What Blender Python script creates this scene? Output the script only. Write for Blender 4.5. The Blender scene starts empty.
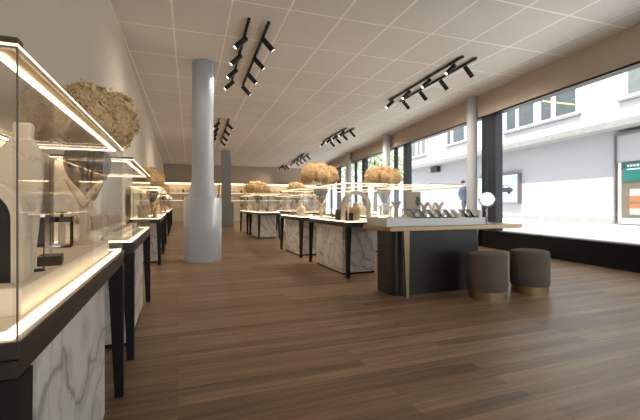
import bpy, bmesh, math, random
from mathutils import Vector, Matrix
R = random.Random(7)
sc = bpy.context.scene
COL = sc.collection
PI = math.pi

# ------------------------------------------------------------------ camera
F, HV, CX, CAMZ = 380.0, 204.0, 320.0, 1.10
TH = math.atan((CX - 178.0) / F)
FW = Vector((math.sin(TH), math.cos(TH), 0)); RT = Vector((math.cos(TH), -math.sin(TH), 0))
cd = bpy.data.cameras.new('camera'); cam = bpy.data.objects.new('camera', cd); COL.objects.link(cam)
cam.location = (0, 0, CAMZ); cam.rotation_euler = (PI / 2, 0, -TH)
cd.sensor_fit = 'HORIZONTAL'; cd.sensor_width = 36.0; cd.lens = 36.0 * F / 640.0
cd.shift_y = (HV - 210.0) / 640.0; cd.clip_start = 0.02; cd.clip_end = 300
sc.camera = cam

def ray(u, v):                       # direction of a pixel with unit depth along the view axis
    return FW + RT * ((u - CX) / F) + Vector((0, 0, -(v - HV) / F))
CAM = Vector((0, 0, CAMZ))
def at_z(u, v, z):                   # pixel -> point at height z
    d = ray(u, v); return CAM + d * ((z - CAMZ) / d.z)
def at_plane(u, v, p0, n):
    d = ray(u, v); t = (Vector(p0) - CAM).dot(n) / d.dot(n); return CAM + d * t
def ceil_z(y): return CAMZ + 2.86 - 0.012 * y
def at_ceil(u, v, drop=0.0):
    z = 3.85
    for _ in range(12):
        p = at_z(u, v, z); z = ceil_z(p.y) - drop
    return p

# ------------------------------------------------------------------ materials
MATS = {}
def srgb(r, g, b):
    return tuple(((c / 255) / 12.92 if c / 255 < 0.04045 else ((c / 255 + 0.055) / 1.055) ** 2.4) for c in (r, g, b)) + (1.0,)
def mat(name, rgb=None, rough=0.5, metal=0.0, emit=0.0, noise=0.0, nscale=8.0, spec=0.5, bump=0.0, emit_rgb=None):
    m = bpy.data.materials.new(name); m.use_nodes = True; MATS[name] = m
    nt = m.node_tree; b = nt.nodes['Principled BSDF']
    c = srgb(*rgb); b.inputs['Base Color'].default_value = c
    b.inputs['Roughness'].default_value = rough; b.inputs['Metallic'].default_value = metal
    b.inputs['Specular IOR Level'].default_value = spec
    if emit: 
        b.inputs['Emission Color'].default_value = srgb(*(emit_rgb or rgb)); b.inputs['Emission Strength'].default_value = emit
    if noise or bump:
        tc = nt.nodes.new('ShaderNodeTexCoord'); nz = nt.nodes.new('ShaderNodeTexNoise')
        nz.inputs['Scale'].default_value = nscale; nz.inputs['Detail'].default_value = 5
        nt.links.new(tc.outputs['Object'], nz.inputs['Vector'])
        if noise:
            mx = nt.nodes.new('ShaderNodeMix'); mx.data_type = 'RGBA'
            mx.inputs['A'].default_value = tuple(min(1, x * (1 - noise)) for x in c[:3]) + (1,)
            mx.inputs['B'].default_value = tuple(min(1, x * (1 + noise)) for x in c[:3]) + (1,)
            nt.links.new(nz.outputs['Fac'], mx.inputs['Factor']); nt.links.new(mx.outputs['Result'], b.inputs['Base Color'])
        if bump:
            bp = nt.nodes.new('ShaderNodeBump'); bp.inputs['Strength'].default_value = bump; bp.inputs['Distance'].default_value = 0.02
            nt.links.new(nz.outputs['Fac'], bp.inputs['Height']); nt.links.new(bp.outputs['Normal'], b.inputs['Normal'])
    return m

mat('wall_paint', (208, 197, 182), 0.85, noise=0.03, nscale=3)
mat('back_paint', (188, 172, 156), 0.85, noise=0.03, nscale=3)
mat('beam_paint', (190, 178, 164), 0.8, noise=0.03, nscale=3)
mat('black_panel', (20, 20, 22), 0.7, noise=0.1, spec=0.15)
mat('dark_wood', (52, 44, 37), 0.45, noise=0.18, nscale=14)
mat('near_black', (30, 27, 25), 0.5, noise=0.12, nscale=6, spec=0.3)
mat('drum_black', (40, 37, 34), 0.3, noise=0.15, nscale=4)
mat('bronze', (166, 142, 106), 0.3, 0.85, noise=0.08, nscale=12)
mat('bronze_dark', (96, 80, 58), 0.4, 0.6)
mat('channel', (214, 190, 150), 0.4, 0.2)
mat('joint', (120, 108, 90), 0.3)
mat('cream', (226, 212, 188), 0.7, noise=0.04)
mat('cream_light', (238, 228, 210), 0.6, noise=0.03)
mat('tan', (186, 160, 126), 0.7, noise=0.08)
mat('taupe', (134, 120, 104), 0.8, noise=0.1)
mat('white_lacquer', (236, 234, 230), 0.4, noise=0.02)
mat('led', (255, 236, 204), 0.4, emit=6.0, emit_rgb=(255, 226, 184))
mat('led_mid', (255, 238, 208), 0.4, emit=2.3, emit_rgb=(255, 226, 184))
mat('led_base', (255, 238, 208), 0.4, emit=3.8, emit_rgb=(255, 228, 190))
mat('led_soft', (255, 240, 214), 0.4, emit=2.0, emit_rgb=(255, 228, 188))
mat('spot_lens', (255, 244, 226), 0.3, emit=3.5, emit_rgb=(255, 240, 220))
mat('stool_fabric', (106, 97, 90), 0.95, noise=0.2, nscale=120, bump=0.25, spec=0.15)
mat('column_grey', (172, 178, 188), 0.32, noise=0.02, nscale=2)
mat('column_blue', (186, 190, 196), 0.45, noise=0.02, nscale=2)
mat('pillar_dark', (146, 152, 150), 0.5, noise=0.05)
mat('mullion', (38, 44, 50), 0.5, noise=0.05)
mat('chrome', (225, 225, 225), 0.12, 1.0)
mat('mirror_glass', (240, 240, 240), 0.02, 1.0)
mat('gold', (214, 174, 104), 0.25, 1.0)
mat('silver', (220, 216, 208), 0.2, 1.0)
mat('pearl', (240, 236, 228), 0.2)
mat('bloom', (240, 203, 156), 0.9, noise=0.28, nscale=6, spec=0.1)
mat('stem', (110, 92, 70), 0.8, noise=0.2)
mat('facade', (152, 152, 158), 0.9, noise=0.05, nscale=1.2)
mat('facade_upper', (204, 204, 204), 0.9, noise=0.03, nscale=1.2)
mat('concrete', (130, 130, 128), 0.9, noise=0.22, nscale=5)
mat('frame_white', (214, 214, 214), 0.6, noise=0.02)
mat('frame_grey', (96, 92, 92), 0.5, noise=0.05)
mat('pane_dark', (74, 80, 82), 0.2, noise=0.35, nscale=1.2)
mat('curtain', (108, 114, 113), 0.8, noise=0.2, nscale=4)
mat('pavement', (236, 236, 232), 0.9, noise=0.06, nscale=3)
mat('yellow', (190, 182, 120), 0.5)
mat('teal', (10, 92, 86), 0.5, noise=0.04)
mat('poster_white', (150, 166, 172), 0.5, noise=0.02)
mat('poster_blue', (96, 130, 142), 0.5, noise=0.05)
mat('car_paint', (36, 42, 50), 0.4, noise=0.1)
mat('orange_print', (168, 92, 52), 0.6, noise=0.1)
mat('grey_print', (150, 158, 150), 0.6, noise=0.25, nscale=8)
mat('brown_print', (100, 86, 74), 0.6, noise=0.3, nscale=8)
mat('skin', (196, 150, 124), 0.6, noise=0.03)
mat('jacket', (48, 64, 98), 0.85, noise=0.15, nscale=20)
mat('trousers', (40, 42, 52), 0.85, noise=0.1)
mat('hair', (52, 40, 34), 0.7, noise=0.1)
mat('leaf', (150, 166, 126), 0.8, noise=0.3, nscale=1.5)
mat('bark', (96, 84, 72), 0.9, noise=0.25)
mat('lamp_white', (236, 240, 246), 0.5, noise=0.01)

def glass(name, tint, base, edge, rough=0.0):
    m = bpy.data.materials.new(name); m.use_nodes = True; MATS[name] = m
    nt = m.node_tree; nt.nodes.clear()
    o = nt.nodes.new('ShaderNodeOutputMaterial'); mx = nt.nodes.new('ShaderNodeMixShader')
    t = nt.nodes.new('ShaderNodeBsdfTransparent'); t.inputs['Color'].default_value = tint
    g = nt.nodes.new('ShaderNodeBsdfGlossy'); g.inputs['Roughness'].default_value = rough
    lw = nt.nodes.new('ShaderNodeLayerWeight'); lw.inputs['Blend'].default_value = 0.5
    pw = nt.nodes.new('ShaderNodeMath'); pw.operation = 'POWER'; pw.inputs[1].default_value = 5.0
    ma = nt.nodes.new('ShaderNodeMath'); ma.operation = 'MULTIPLY_ADD'; ma.inputs[1].default_value = edge; ma.inputs[2].default_value = base
    nt.links.new(lw.outputs['Facing'], pw.inputs[0]); nt.links.new(pw.outputs[0], ma.inputs[0])
    nt.links.new(ma.outputs[0], mx.inputs['Fac']); nt.links.new(t.outputs[0], mx.inputs[1]); nt.links.new(g.outputs[0], mx.inputs[2])
    nt.links.new(mx.outputs[0], o.inputs['Surface'])
glass('case_glass', (0.985, 0.985, 0.98, 1), 0.022, 0.5)
glass('window_glass', (0.97, 0.985, 0.985, 1), 0.015, 0.35)
glass('smoke_glass', (0.40, 0.39, 0.35, 1), 0.06, 0.5)
glass('acrylic', (0.97, 0.97, 0.965, 1), 0.01, 0.25)

def nodes_of(name, rough=0.4):
    m = bpy.data.materials.new(name); m.use_nodes = True; MATS[name] = m
    nt = m.node_tree; b = nt.nodes['Principled BSDF']; b.inputs['Roughness'].default_value = rough
    return m, nt, b
def ramp(nt, stops):
    r = nt.nodes.new('ShaderNodeValToRGB'); e = r.color_ramp.elements
    e[0].position, e[0].color = stops[0]; e[1].position, e[1].color = stops[-1]
    for p, c in stops[1:-1]:
        n = e.new(p); n.color = c
    return r
def math_node(nt, op, a, b=None):
    n = nt.nodes.new('ShaderNodeMath'); n.operation = op
    for i, x in enumerate((a, b)):
        if x is None: continue
        if isinstance(x, (int, float)): n.inputs[i].default_value = x
        else: nt.links.new(x, n.inputs[i])
    return n.outputs[0]

# wood plank floor: planks run across the room (along X)
m, nt, b = nodes_of('plank_floor', 0.38)
tc = nt.nodes.new('ShaderNodeTexCoord')
br = nt.nodes.new('ShaderNodeTexBrick'); br.offset = 0.37; br.inputs['Scale'].default_value = 1.0
br.inputs['Brick Width'].default_value = 1.9; br.inputs['Row Height'].default_value = 0.105
br.inputs['Mortar Size'].default_value = 0.0012; br.inputs['Mortar Smooth'].default_value = 0.2
br.inputs['Color1'].default_value = (0, 0, 0, 1); br.inputs['Color2'].default_value = (1, 1, 1, 1); br.inputs['Mortar'].default_value = (0.2, 0.2, 0.2, 1)
nt.links.new(tc.outputs['Object'], br.inputs['Vector'])
mp = nt.nodes.new('ShaderNodeMapping'); mp.inputs['Scale'].default_value = (0.9, 21, 1)
nt.links.new(tc.outputs['Object'], mp.inputs['Vector'])
gz = nt.nodes.new('ShaderNodeTexNoise'); gz.inputs['Scale'].default_value = 1.0; gz.inputs['Detail'].default_value = 8; gz.inputs['Roughness'].default_value = 0.65
nt.links.new(mp.outputs['Vector'], gz.inputs['Vector'])
s1 = math_node(nt, 'MULTIPLY', br.outputs['Color'], 0.3); s2 = math_node(nt, 'MULTIPLY', gz.outputs['Fac'], 0.9)
sm = math_node(nt, 'ADD', s1, s2)
rp = ramp(nt, [(0.32, srgb(90, 68, 49)), (0.58, srgb(130, 102, 76)), (0.86, srgb(168, 137, 106))])
nt.links.new(sm, rp.inputs['Fac'])
mx = nt.nodes.new('ShaderNodeMix'); mx.data_type = 'RGBA'; mx.inputs['B'].default_value = srgb(88, 67, 51)
nt.links.new(br.outputs['Fac'], mx.inputs['Factor']); nt.links.new(rp.outputs['Color'], mx.inputs['A'])
nt.links.new(mx.outputs['Result'], b.inputs['Base Color'])
bp = nt.nodes.new('ShaderNodeBump'); bp.inputs['Strength'].default_value = 0.08; bp.inputs['Distance'].default_value = 0.01
nt.links.new(gz.outputs['Fac'], bp.inputs['Height']); nt.links.new(bp.outputs['Normal'], b.inputs['Normal'])

# ceiling tiles
m, nt, b = nodes_of('ceiling_tiles', 0.75)
tc = nt.nodes.new('ShaderNodeTexCoord'); mp = nt.nodes.new('ShaderNodeMapping')
mp.vector_type = 'POINT'; GR = math.radians(1.6)
mp.inputs['Rotation'].default_value = (0, 0, GR)
nt.links.new(tc.outputs['Object'], mp.inputs['Vector'])
sx = nt.nodes.new('ShaderNodeSeparateXYZ'); nt.links.new(mp.outputs['Vector'], sx.inputs[0])
def rotg(p): return (p[0] * math.cos(GR) - p[1] * math.sin(GR), p[0] * math.sin(GR) + p[1] * math.cos(GR))
gx0 = rotg((-0.085, 5.66))[0]; gy0 = rotg((-0.05, 6.47))[1]
def line_mask(coord, off, period, width):
    a = math_node(nt, 'SUBTRACT', coord, off - width / 2); a = math_node(nt, 'DIVIDE', a, period)
    a = math_node(nt, 'FRACT', a); return math_node(nt, 'LESS_THAN', a, width / period)
l1 = line_mask(sx.outputs['X'], gx0 - 80 * 0.0 - 8.0, 0.80, 0.028); l2 = line_mask(sx.outputs['Y'], gy0 - 11.5, 1.15, 0.028)
lm = math_node(nt, 'MAXIMUM', l1, l2)
nz = nt.nodes.new('ShaderNodeTexNoise'); nz.inputs['Scale'].default_value = 0.5
nt.links.new(tc.outputs['Object'], nz.inputs['Vector'])
rp = ramp(nt, [(0.3, srgb(220, 215, 211)), (0.7, srgb(228, 224, 220))]); nt.links.new(nz.outputs['Fac'], rp.inputs['Fac'])
mx = nt.nodes.new('ShaderNodeMix'); mx.data_type = 'RGBA'; mx.inputs['B'].default_value = srgb(255, 252, 248)
nt.links.new(lm, mx.inputs['Factor']); nt.links.new(rp.outputs['Color'], mx.inputs['A'])
nt.links.new(mx.outputs['Result'], b.inputs['Base Color'])
rr = math_node(nt, 'MULTIPLY', lm, -0.4); rr = math_node(nt, 'ADD', rr, 0.8); nt.links.new(rr, b.inputs['Roughness'])

# white marble with grey diagonal veins
m, nt, b = nodes_of('marble', 0.3)
tc = nt.nodes.new('ShaderNodeTexCoord')
oi = nt.nodes.new('ShaderNodeObjectInfo')
ad = nt.nodes.new('ShaderNodeVectorMath'); ad.operation = 'ADD'
nt.links.new(tc.outputs['Object'], ad.inputs[0]); nt.links.new(oi.outputs['Location'], ad.inputs[1])
nz = nt.nodes.new('ShaderNodeTexNoise'); nz.inputs['Scale'].default_value = 2.6; nz.inputs['Detail'].default_value = 6; nz.inputs['Distortion'].default_value = 0.9
nt.links.new(ad.outputs[0], nz.inputs['Vector'])
mp = nt.nodes.new('ShaderNodeMapping'); mp.inputs['Rotation'].default_value = (0.9, 0.7, 0.6)
nt.links.new(ad.outputs[0], mp.inputs['Vector'])
wv = nt.nodes.new('ShaderNodeTexWave'); wv.inputs['Scale'].default_value = 1.3; wv.inputs['Distortion'].default_value = 14.0; wv.inputs['Detail'].default_value = 4; wv.inputs['Detail Scale'].default_value = 1.4
nt.links.new(mp.outputs['Vector'], wv.inputs['Vector'])
rp = ramp(nt, [(0.0, srgb(176, 171, 166)), (0.03, srgb(206, 202, 197)), (0.12, srgb(226, 222, 217)), (1.0, srgb(232, 229, 224))])
nt.links.new(wv.outputs['Fac'], rp.inputs['Fac'])
r2 = ramp(nt, [(0.44, srgb(255, 255, 255)), (0.5, srgb(190, 186, 182)), (0.56, srgb(255, 255, 255))]); nt.links.new(nz.outputs['Fac'], r2.inputs['Fac'])
mx = nt.nodes.new('ShaderNodeMix'); mx.data_type = 'RGBA'; mx.blend_type = 'MULTIPLY'; mx.inputs['Factor'].default_value = 0.42
nt.links.new(rp.outputs['Color'], mx.inputs['A']); nt.links.new(r2.outputs['Color'], mx.inputs['B'])
nt.links.new(mx.outputs['Result'], b.inputs['Base Color'])

# ------------------------------------------------------------------ mesh helpers
class MB:
    def __init__(s): s.v = []; s.f = []; s.smooth = False
    def add(s, vs, fs):
        n = len(s.v); s.v += [tuple(x) for x in vs]; s.f += [tuple(i + n for i in f) for f in fs]; return s
    def box(s, x0, x1, y0, y1, z0, z1):
        return s.hexa([(x0, y0), (x1, y0), (x1, y1), (x0, y1)], [(x0, y0), (x1, y0), (x1, y1), (x0, y1)], z0, z1)
    def hexa(s, lo, hi, z0, z1):
        n = len(lo)
        z0s = z0 if isinstance(z0, (list, tuple)) else [z0] * n; z1s = z1 if isinstance(z1, (list, tuple)) else [z1] * n
        vs = [(p[0], p[1], z) for p, z in zip(lo, z0s)] + [(p[0], p[1], z) for p, z in zip(hi, z1s)]
        fs = [tuple(reversed(range(n))), tuple(range(n, 2 * n))] + [(i, (i + 1) % n, n + (i + 1) % n, n + i) for i in range(n)]
        return s.add(vs, fs)
    def slab_xz(s, pts, y0, y1):      # outline in XZ (counter-clockwise seen from -Y), extruded along Y
        n = len(pts)
        vs = [(p[0], y0, p[1]) for p in pts] + [(p[0], y1, p[1]) for p in pts]
        fs = [tuple(range(n)), tuple(reversed(range(n, 2 * n)))] + [((i + 1) % n, i, n + i, n + (i + 1) % n) for i in range(n)]
        return s.add(vs, fs)
    def lathe(s, prof, seg=32, cx=0, cy=0, sx=1.0, sy=1.0):
        vs = []; fs = []; n = len(prof)
        for r, z in prof:
            for k in range(seg):
                a = 2 * PI * k / seg; vs.append((cx + r * math.cos(a) * sx, cy + r * math.sin(a) * sy, z))
        for i in range(n - 1):
            for k in range(seg):
                k2 = (k + 1) % seg; fs.append((i * seg + k, i * seg + k2, (i + 1) * seg + k2, (i + 1) * seg + k))
        fs.append(tuple(reversed(range(seg)))); fs.append(tuple(range((n - 1) * seg, n * seg)))
        return s.add(vs, fs)
    def tube(s, pts, r, seg=8, close=False):
        pts = [Vector(p) for p in pts]; n = len(pts); vs = []; fs = []
        rs = r if isinstance(r, (list, tuple)) else [r] * n
        for i, p in enumerate(pts):
            if close: d = pts[(i + 1) % n] - pts[i - 1]
            else: d = pts[min(i + 1, n - 1)] - pts[max(i - 1, 0)]
            d.normalize(); up = Vector((0, 0, 1)) if abs(d.z) < 0.9 else Vector((0, 1, 0))
            a = d.cross(up).normalized(); b2 = a.cross(d)
            for k in range(seg):
                t = 2 * PI * k / seg; vs.append(p + (a * math.cos(t) + b2 * math.sin(t)) * rs[i])
        m = n if close else n - 1
        for i in range(m):
            j = (i + 1) % n
            for k in range(seg):
                k2 = (k + 1) % seg; fs.append((i * seg + k, i * seg + k2, j * seg + k2, j * seg + k))
        if not close: fs.append(tuple(reversed(range(seg)))); fs.append(tuple(range((n - 1) * seg, n * seg)))
        return s.add(vs, fs)
    def ball(s, c, r, seg=10, rings=6):
        sx = r if isinstance(r, (tuple, list)) else (r, r, r)
        vs = [(c[0], c[1], c[2] - sx[2])]; fs = []
        for i in range(1, rings):
            ph = PI * i / rings
            for k in range(seg):
                a = 2 * PI * k / seg
                vs.append((c[0] + sx[0] * math.sin(ph) * math.cos(a), c[1] + sx[1] * math.sin(ph) * math.sin(a), c[2] - sx[2] * math.cos(ph)))
        vs.append((c[0], c[1], c[2] + sx[2]))
        for k in range(seg): fs.append((0, 1 + (k + 1) % seg, 1 + k))
        for i in range(rings - 2):
            for k in range(seg):
                k2 = (k + 1) % seg; a = 1 + i * seg; c2 = a + seg; fs.append((a + k, a + k2, c2 + k2, c2 + k))
        L = len(vs) - 1; a = 1 + (rings - 2) * seg
        for k in range(seg): fs.append((a + k, a + (k + 1) % seg, L))
        return s.add(vs, fs)
    def xform(s, M):
        s.v = [tuple(M @ Vector(p)) for p in s.v]; return s
    def mesh(s, name, m, smooth=False):
        me = bpy.data.meshes.new(name); me.from_pydata(s.v, [], s.f); me.update()
        bm = bmesh.new(); bm.from_mesh(me); bmesh.ops.recalc_face_normals(bm, faces=bm.faces); bm.to_mesh(me); bm.free()
        me.materials.append(MATS[m] if isinstance(m, str) else m)
        if smooth:
            for p in me.polygons: p.use_smooth = True
        return me
    def build(s, name, m, parent=None, smooth=False, bevel=0.0, label=None):
        o = bpy.data.objects.new(name, s.mesh(name, m, smooth)); COL.objects.link(o)
        if parent: o.parent = parent
        if bevel:
            md = o.modifiers.new('bevel', 'BEVEL'); md.width = bevel; md.segments = 2; md.limit_method = 'ANGLE'; md.angle_limit = math.radians(50)
        if smooth and smooth != 'all':
            md = None
            try: o.data.set_sharp_from_angle(angle=math.radians(40))
            except Exception: pass
        if label: o['label'] = label
        return o
def tag(o, label, cat, group=None, kind=None):
    o['label'] = label; o['category'] = cat
    if group: o['group'] = group
    if kind: o['kind'] = kind
    return o
def thing(name, label, cat, loc=(0, 0, 0), rz=0.0, group=None):
    o = bpy.data.objects.new(name, None); o.empty_display_size = 0.1; COL.objects.link(o)
    o.location = loc; o.rotation_euler = (0, 0, rz)
    return tag(o, label, cat, group)
def struct(o):
    o['kind'] = 'structure'; return o
def dup(root, loc, rz, label=None, group=None, scale=None):
    def cp(o, par):
        c = o.copy(); COL.objects.link(c)
        if par: c.parent = par
        for ch in o.children: cp(ch, c)
        return c
    r = cp(root, None); r.location = loc; r.rotation_euler = (0, 0, rz)
    if scale: r.scale = (scale,) * 3
    if label: r['label'] = label
    if group: r['group'] = group
    elif 'group' in r.keys() and label: del r['group']
    return r
def rrect(x0, x1, y0, y1, r, seg=6):
    pts = []
    for cx, cy, a0 in ((x1 - r, y0 + r, -PI / 2), (x1 - r, y1 - r, 0), (x0 + r, y1 - r, PI / 2), (x0 + r, y0 + r, PI)):
        for k in range(seg + 1):
            a = a0 + (PI / 2) * k / seg; pts.append((cx + r * math.cos(a), cy + r * math.sin(a)))
    return pts

# ------------------------------------------------------------------ the room
W0, WA = Vector((7.0, 4.7, 0)), math.radians(7.0)
WD = Vector((math.sin(WA), math.cos(WA), 0)); WN = Vector((-math.cos(WA), math.sin(WA), 0))
def win_x(y): return W0.x + math.tan(WA) * (y - W0.y)
YB, YF, XL = -4.0, 26.0, -0.87
pl = [(XL, YB), (win_x(YB) + 0.25, YB), (win_x(YF) + 0.25, YF), (XL, YF)]
struct(MB().hexa(pl, pl, -0.12, 0.0).build('floor', 'plank_floor'))
cp_ = [(XL - 0.1, YB), (win_x(YB) + 0.3, YB), (win_x(YF) + 0.3, YF + 0.1), (XL - 0.1, YF + 0.1)]
struct(MB().hexa(cp_, cp_, [ceil_z(p[1]) for p in cp_], [ceil_z(p[1]) + 0.25 for p in cp_]).build('ceiling', 'ceiling_tiles'))
struct(MB().box(XL - 0.1, XL, YB, YF, 0, 3.95).build('wall_left', 'wall_paint'))
struct(MB().box(XL - 0.1, win_x(YF) + 0.3, YF, YF + 0.1, 0, 3.75).build('wall_far', 'back_paint'))

wb = MB()
for x0, x1, z0, z1 in [(XL - 0.1, -0.5, 0, 4.0), (5.6, win_x(YB) + 0.3, 0, 4.0), (-0.5, 5.6, 2.9, 4.0), (-0.5, 5.6, 0, 0.15)]: wb.box(x0, x1, YB - 0.12, YB - 0.001, z0, z1)
struct(wb.build('added_wall_back', 'wall_paint'))  # unseen wall, invented together with its window to shape the daylight
struct(MB().box(-0.5, 5.6, YB - 0.07, YB - 0.055, 0.15, 2.9).build('window_20', 'window_glass'))  # added window: lets daylight in and gives the table mirror a bright reflection
def wall_frame(name):                # Empty whose X runs along the window wall, Y into the room
    o = bpy.data.objects.new(name, None); COL.objects.link(o)
    o.location = W0; o.rotation_euler = (0, 0, PI / 2 - WA); return o
def wbox(s0, s1, y0, y1, z0, z1):
    out = []
    for s_, y_ in ((s0, y0), (s1, y0), (s1, y1), (s0, y1)):
        p = W0 + WD * s_ + WN * y_; out.append((p.x, p.y))
    return out
S0, S1 = -8.7, 21.45
def wyy(s_): return (W0 + WD * s_).y
q = wbox(S0, S1, -0.07, 0.16, 0, 0)
zt = [ceil_z(p[1]) for p in q]
BEAMZ = CAMZ + 2.275
struct(MB().hexa(q, q, [BEAMZ, BEAMZ - 0.16, BEAMZ - 0.16, BEAMZ], [z + 0.02 for z in zt]).build('wall_right', 'beam_paint'))
q = wbox(S0, S1, -0.06, 0.15, 0, 0)
struct(MB().hexa(q, q, [BEAMZ - 0.035, BEAMZ - 0.195, BEAMZ - 0.195, BEAMZ - 0.035], [BEAMZ, BEAMZ - 0.16, BEAMZ - 0.16, BEAMZ]).build('trim_1', 'near_black'))
q = wbox(S0, S1, -0.15, 0.02, 0, 0)
struct(MB().hexa(q, q, 0.0, 0.425).build('baseboard_right', 'black_panel'))
q = wbox(S0, S1, -0.18, 0.03, 0, 0)
struct(MB().hexa(q, q, 0.425, 0.445).build('trim_2', 'frame_grey'))
def s_of(u):
    p = at_plane(u, HV, W0, WN); return (p - W0).dot(WD)
def top_at(s_): return BEAMZ - 0.035 - 0.16 * (s_ - S0) / (S1 - S0)
posts = [(495.0, 0.30, 0.20), (485.2, 0.12, 0.12), (407.5, 0.30, 0.20), (396.2, 0.16, 0.12), (365.0, 0.30, 0.2), (356.0, 0.14, 0.12), (339.0, 0.3, 0.2), (331.5, 0.14, 0.12)]
ss = []
for u, w, dp in posts:
    s_ = s_of(u); ss.append(s_)
    q = wbox(s_ - w / 2, s_ + w / 2, -dp / 2, dp / 2, 0, 0)
    n = len(ss) + 2
    struct(MB().hexa(q, q, 0.445, top_at(s_) + 0.0).build('trim_%d' % n, 'mullion', bevel=0.006))
edges = sorted([S0] + ss + [S1])
for i in range(len(edges) - 1):
    a, c = edges[i] + (0.16 if i else 0), edges[i + 1] - 0.16
    if c - a < 0.08: continue
    q = wbox(a, c, -0.012, 0.0, 0, 0)
    struct(MB().hexa(q, q, 0.445, min(top_at(a), top_at(c))).build('window_%d' % (i + 1), 'window_glass'))

# columns
def column(loc, r, label, name='column', m='column_blue'):
    o = thing(name, label, 'column', loc)
    h = ceil_z(loc[1]) - 0.004
    MB().lathe([(r, 0.12), (r, h)], 36).build('shaft', m, o, smooth=True)
    MB().lathe([(r + 0.012, 0), (r + 0.012, 0.12)], 36).build('base_ring', 'mullion', o, smooth=True)
    return o
column((7.13, 7.84, 0), 0.13, 'slim round grey column by the window, nearest to the round mirror')
column((7.66, 13.05, 0), 0.145, 'slim round grey column by the window, rising behind the right-hand dried hydrangeas')
column((8.28, 17.9, 0), 0.145, 'slim round grey column by the window, third one back from the round mirror')
column((8.78, 22.8, 0), 0.15, 'slim round grey column seen through the glass of the central display case')
# big pillar with drum base
pc = at_z(203, 260.5, 0.0); pc = (pc.x, pc.y + 0.05, 0)
o = thing('pillar', 'large round pale grey pillar with a wide drum base, beside the aisle', 'column', pc)
hh = ceil_z(pc[1]) - 0.004
rl, ru = 0.355, 0.205
MB().lathe([(rl + 0.004, 0), (rl + 0.004, 0.02), (rl, 0.025), (rl, 1.215), (rl - 0.012, 1.23)], 64).build('drum_base', 'column_grey', o, smooth=True)
MB().lathe([(0.27, 1.23), (0.262, 1.30), (0.235, 1.42), (0.214, 1.55), (ru, 1.62), (ru, hh)], 64).build('shaft', 'column_grey', o, smooth=True)
sa = math.radians(-62)
for nm, rr_, z0, z1 in (('seam_strip', rl, 0.03, 1.2), ('seam_strip', ru, 1.62, hh - 0.01)):
    a = sa + 0.5
    MB().box(-0.008, 0.008, -0.006, 0.006, z0, z1).xform(Matrix.Translation((rr_ * math.cos(a), rr_ * math.sin(a), 0)) @ Matrix.Rotation(a + PI / 2, 4, 'Z')).build(nm, 'white_lacquer', o)
# dark square pillar further back
p2 = at_z(226.5, 226.5, 0.0)
o = thing('pillar', 'square grey green pillar with a lower boxed side, behind the big round pillar', 'column', (p2.x, p2.y + 0.2, 0))
h2 = ceil_z(p2.y + 0.2) - 0.02
MB().box(-0.21, 0.17, -0.2, 0.2, 0, h2).build('shaft', 'pillar_dark', o, bevel=0.01)
MB().box(0.17, 0.24, -0.05, 0.2, 0, h2 - 0.25).build('pipe_casing', 'pillar_dark', o, bevel=0.008)
MB().box(0.17, 0.36, -0.17, 0.2, 0, 1.18).build('side_box', 'pillar_dark', o, bevel=0.01)

# ------------------------------------------------------------------ display cases
CZ, GZ = 0.83, 1.417
def leg_mb(cx, cy, dx, dy, top=0.742):
    a, b_ = 0.075, 0.045       # top / bottom width ; outer corner stays put
    def sq(w):
        x0, x1 = sorted((cx, cx - dx * w)); y0, y1 = sorted((cy, cy - dy * w)); return [(x0, y0), (x1, y0), (x1, y1), (x0, y1)]
    return MB().hexa(sq(b_), sq(a), 0, top)
def glass_box(o, x0, x1, y0, y1, z0, z1, t=0.007):
    for nm, bx in (('glass_side', (x0, x0 + t, y0, y1)), ('glass_side', (x1 - t, x1, y0, y1)),
                   ('glass_end', (x0 + t + 0.001, x1 - t - 0.001, y0, y0 + t)), ('glass_end', (x0 + t + 0.001, x1 - t - 0.001, y1 - t, y1))):
        MB().box(*bx, z0, z1 - t - 0.001).build(nm, 'case_glass', o)
    MB().box(x0, x1, y0, y1, z1 - t, z1).build('glass_lid', 'case_glass', o)
def frame_mb(x0, x1, y0, y1, w, z0, z1):
    m = MB(); vs = []; 
    out = [(x0, y0), (x1, y0), (x1, y1), (x0, y1)]; inn = [(x0 + w, y0 + w), (x1 - w, y0 + w), (x1 - w, y1 - w), (x0 + w, y1 - w)]
    vs = [(p[0], p[1], z) for z in (z0, z1) for p in out + inn]
    fs = []
    for k in range(4):
        j = (k + 1) % 4
        fs += [(k, j, 8 + j, 8 + k), (4 + k, 12 + k, 12 + j, 4 + j), (k, 4 + k, 4 + j, j), (8 + k, 8 + j, 12 + j, 12 + k)]
    return m.add(vs, fs)
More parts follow.
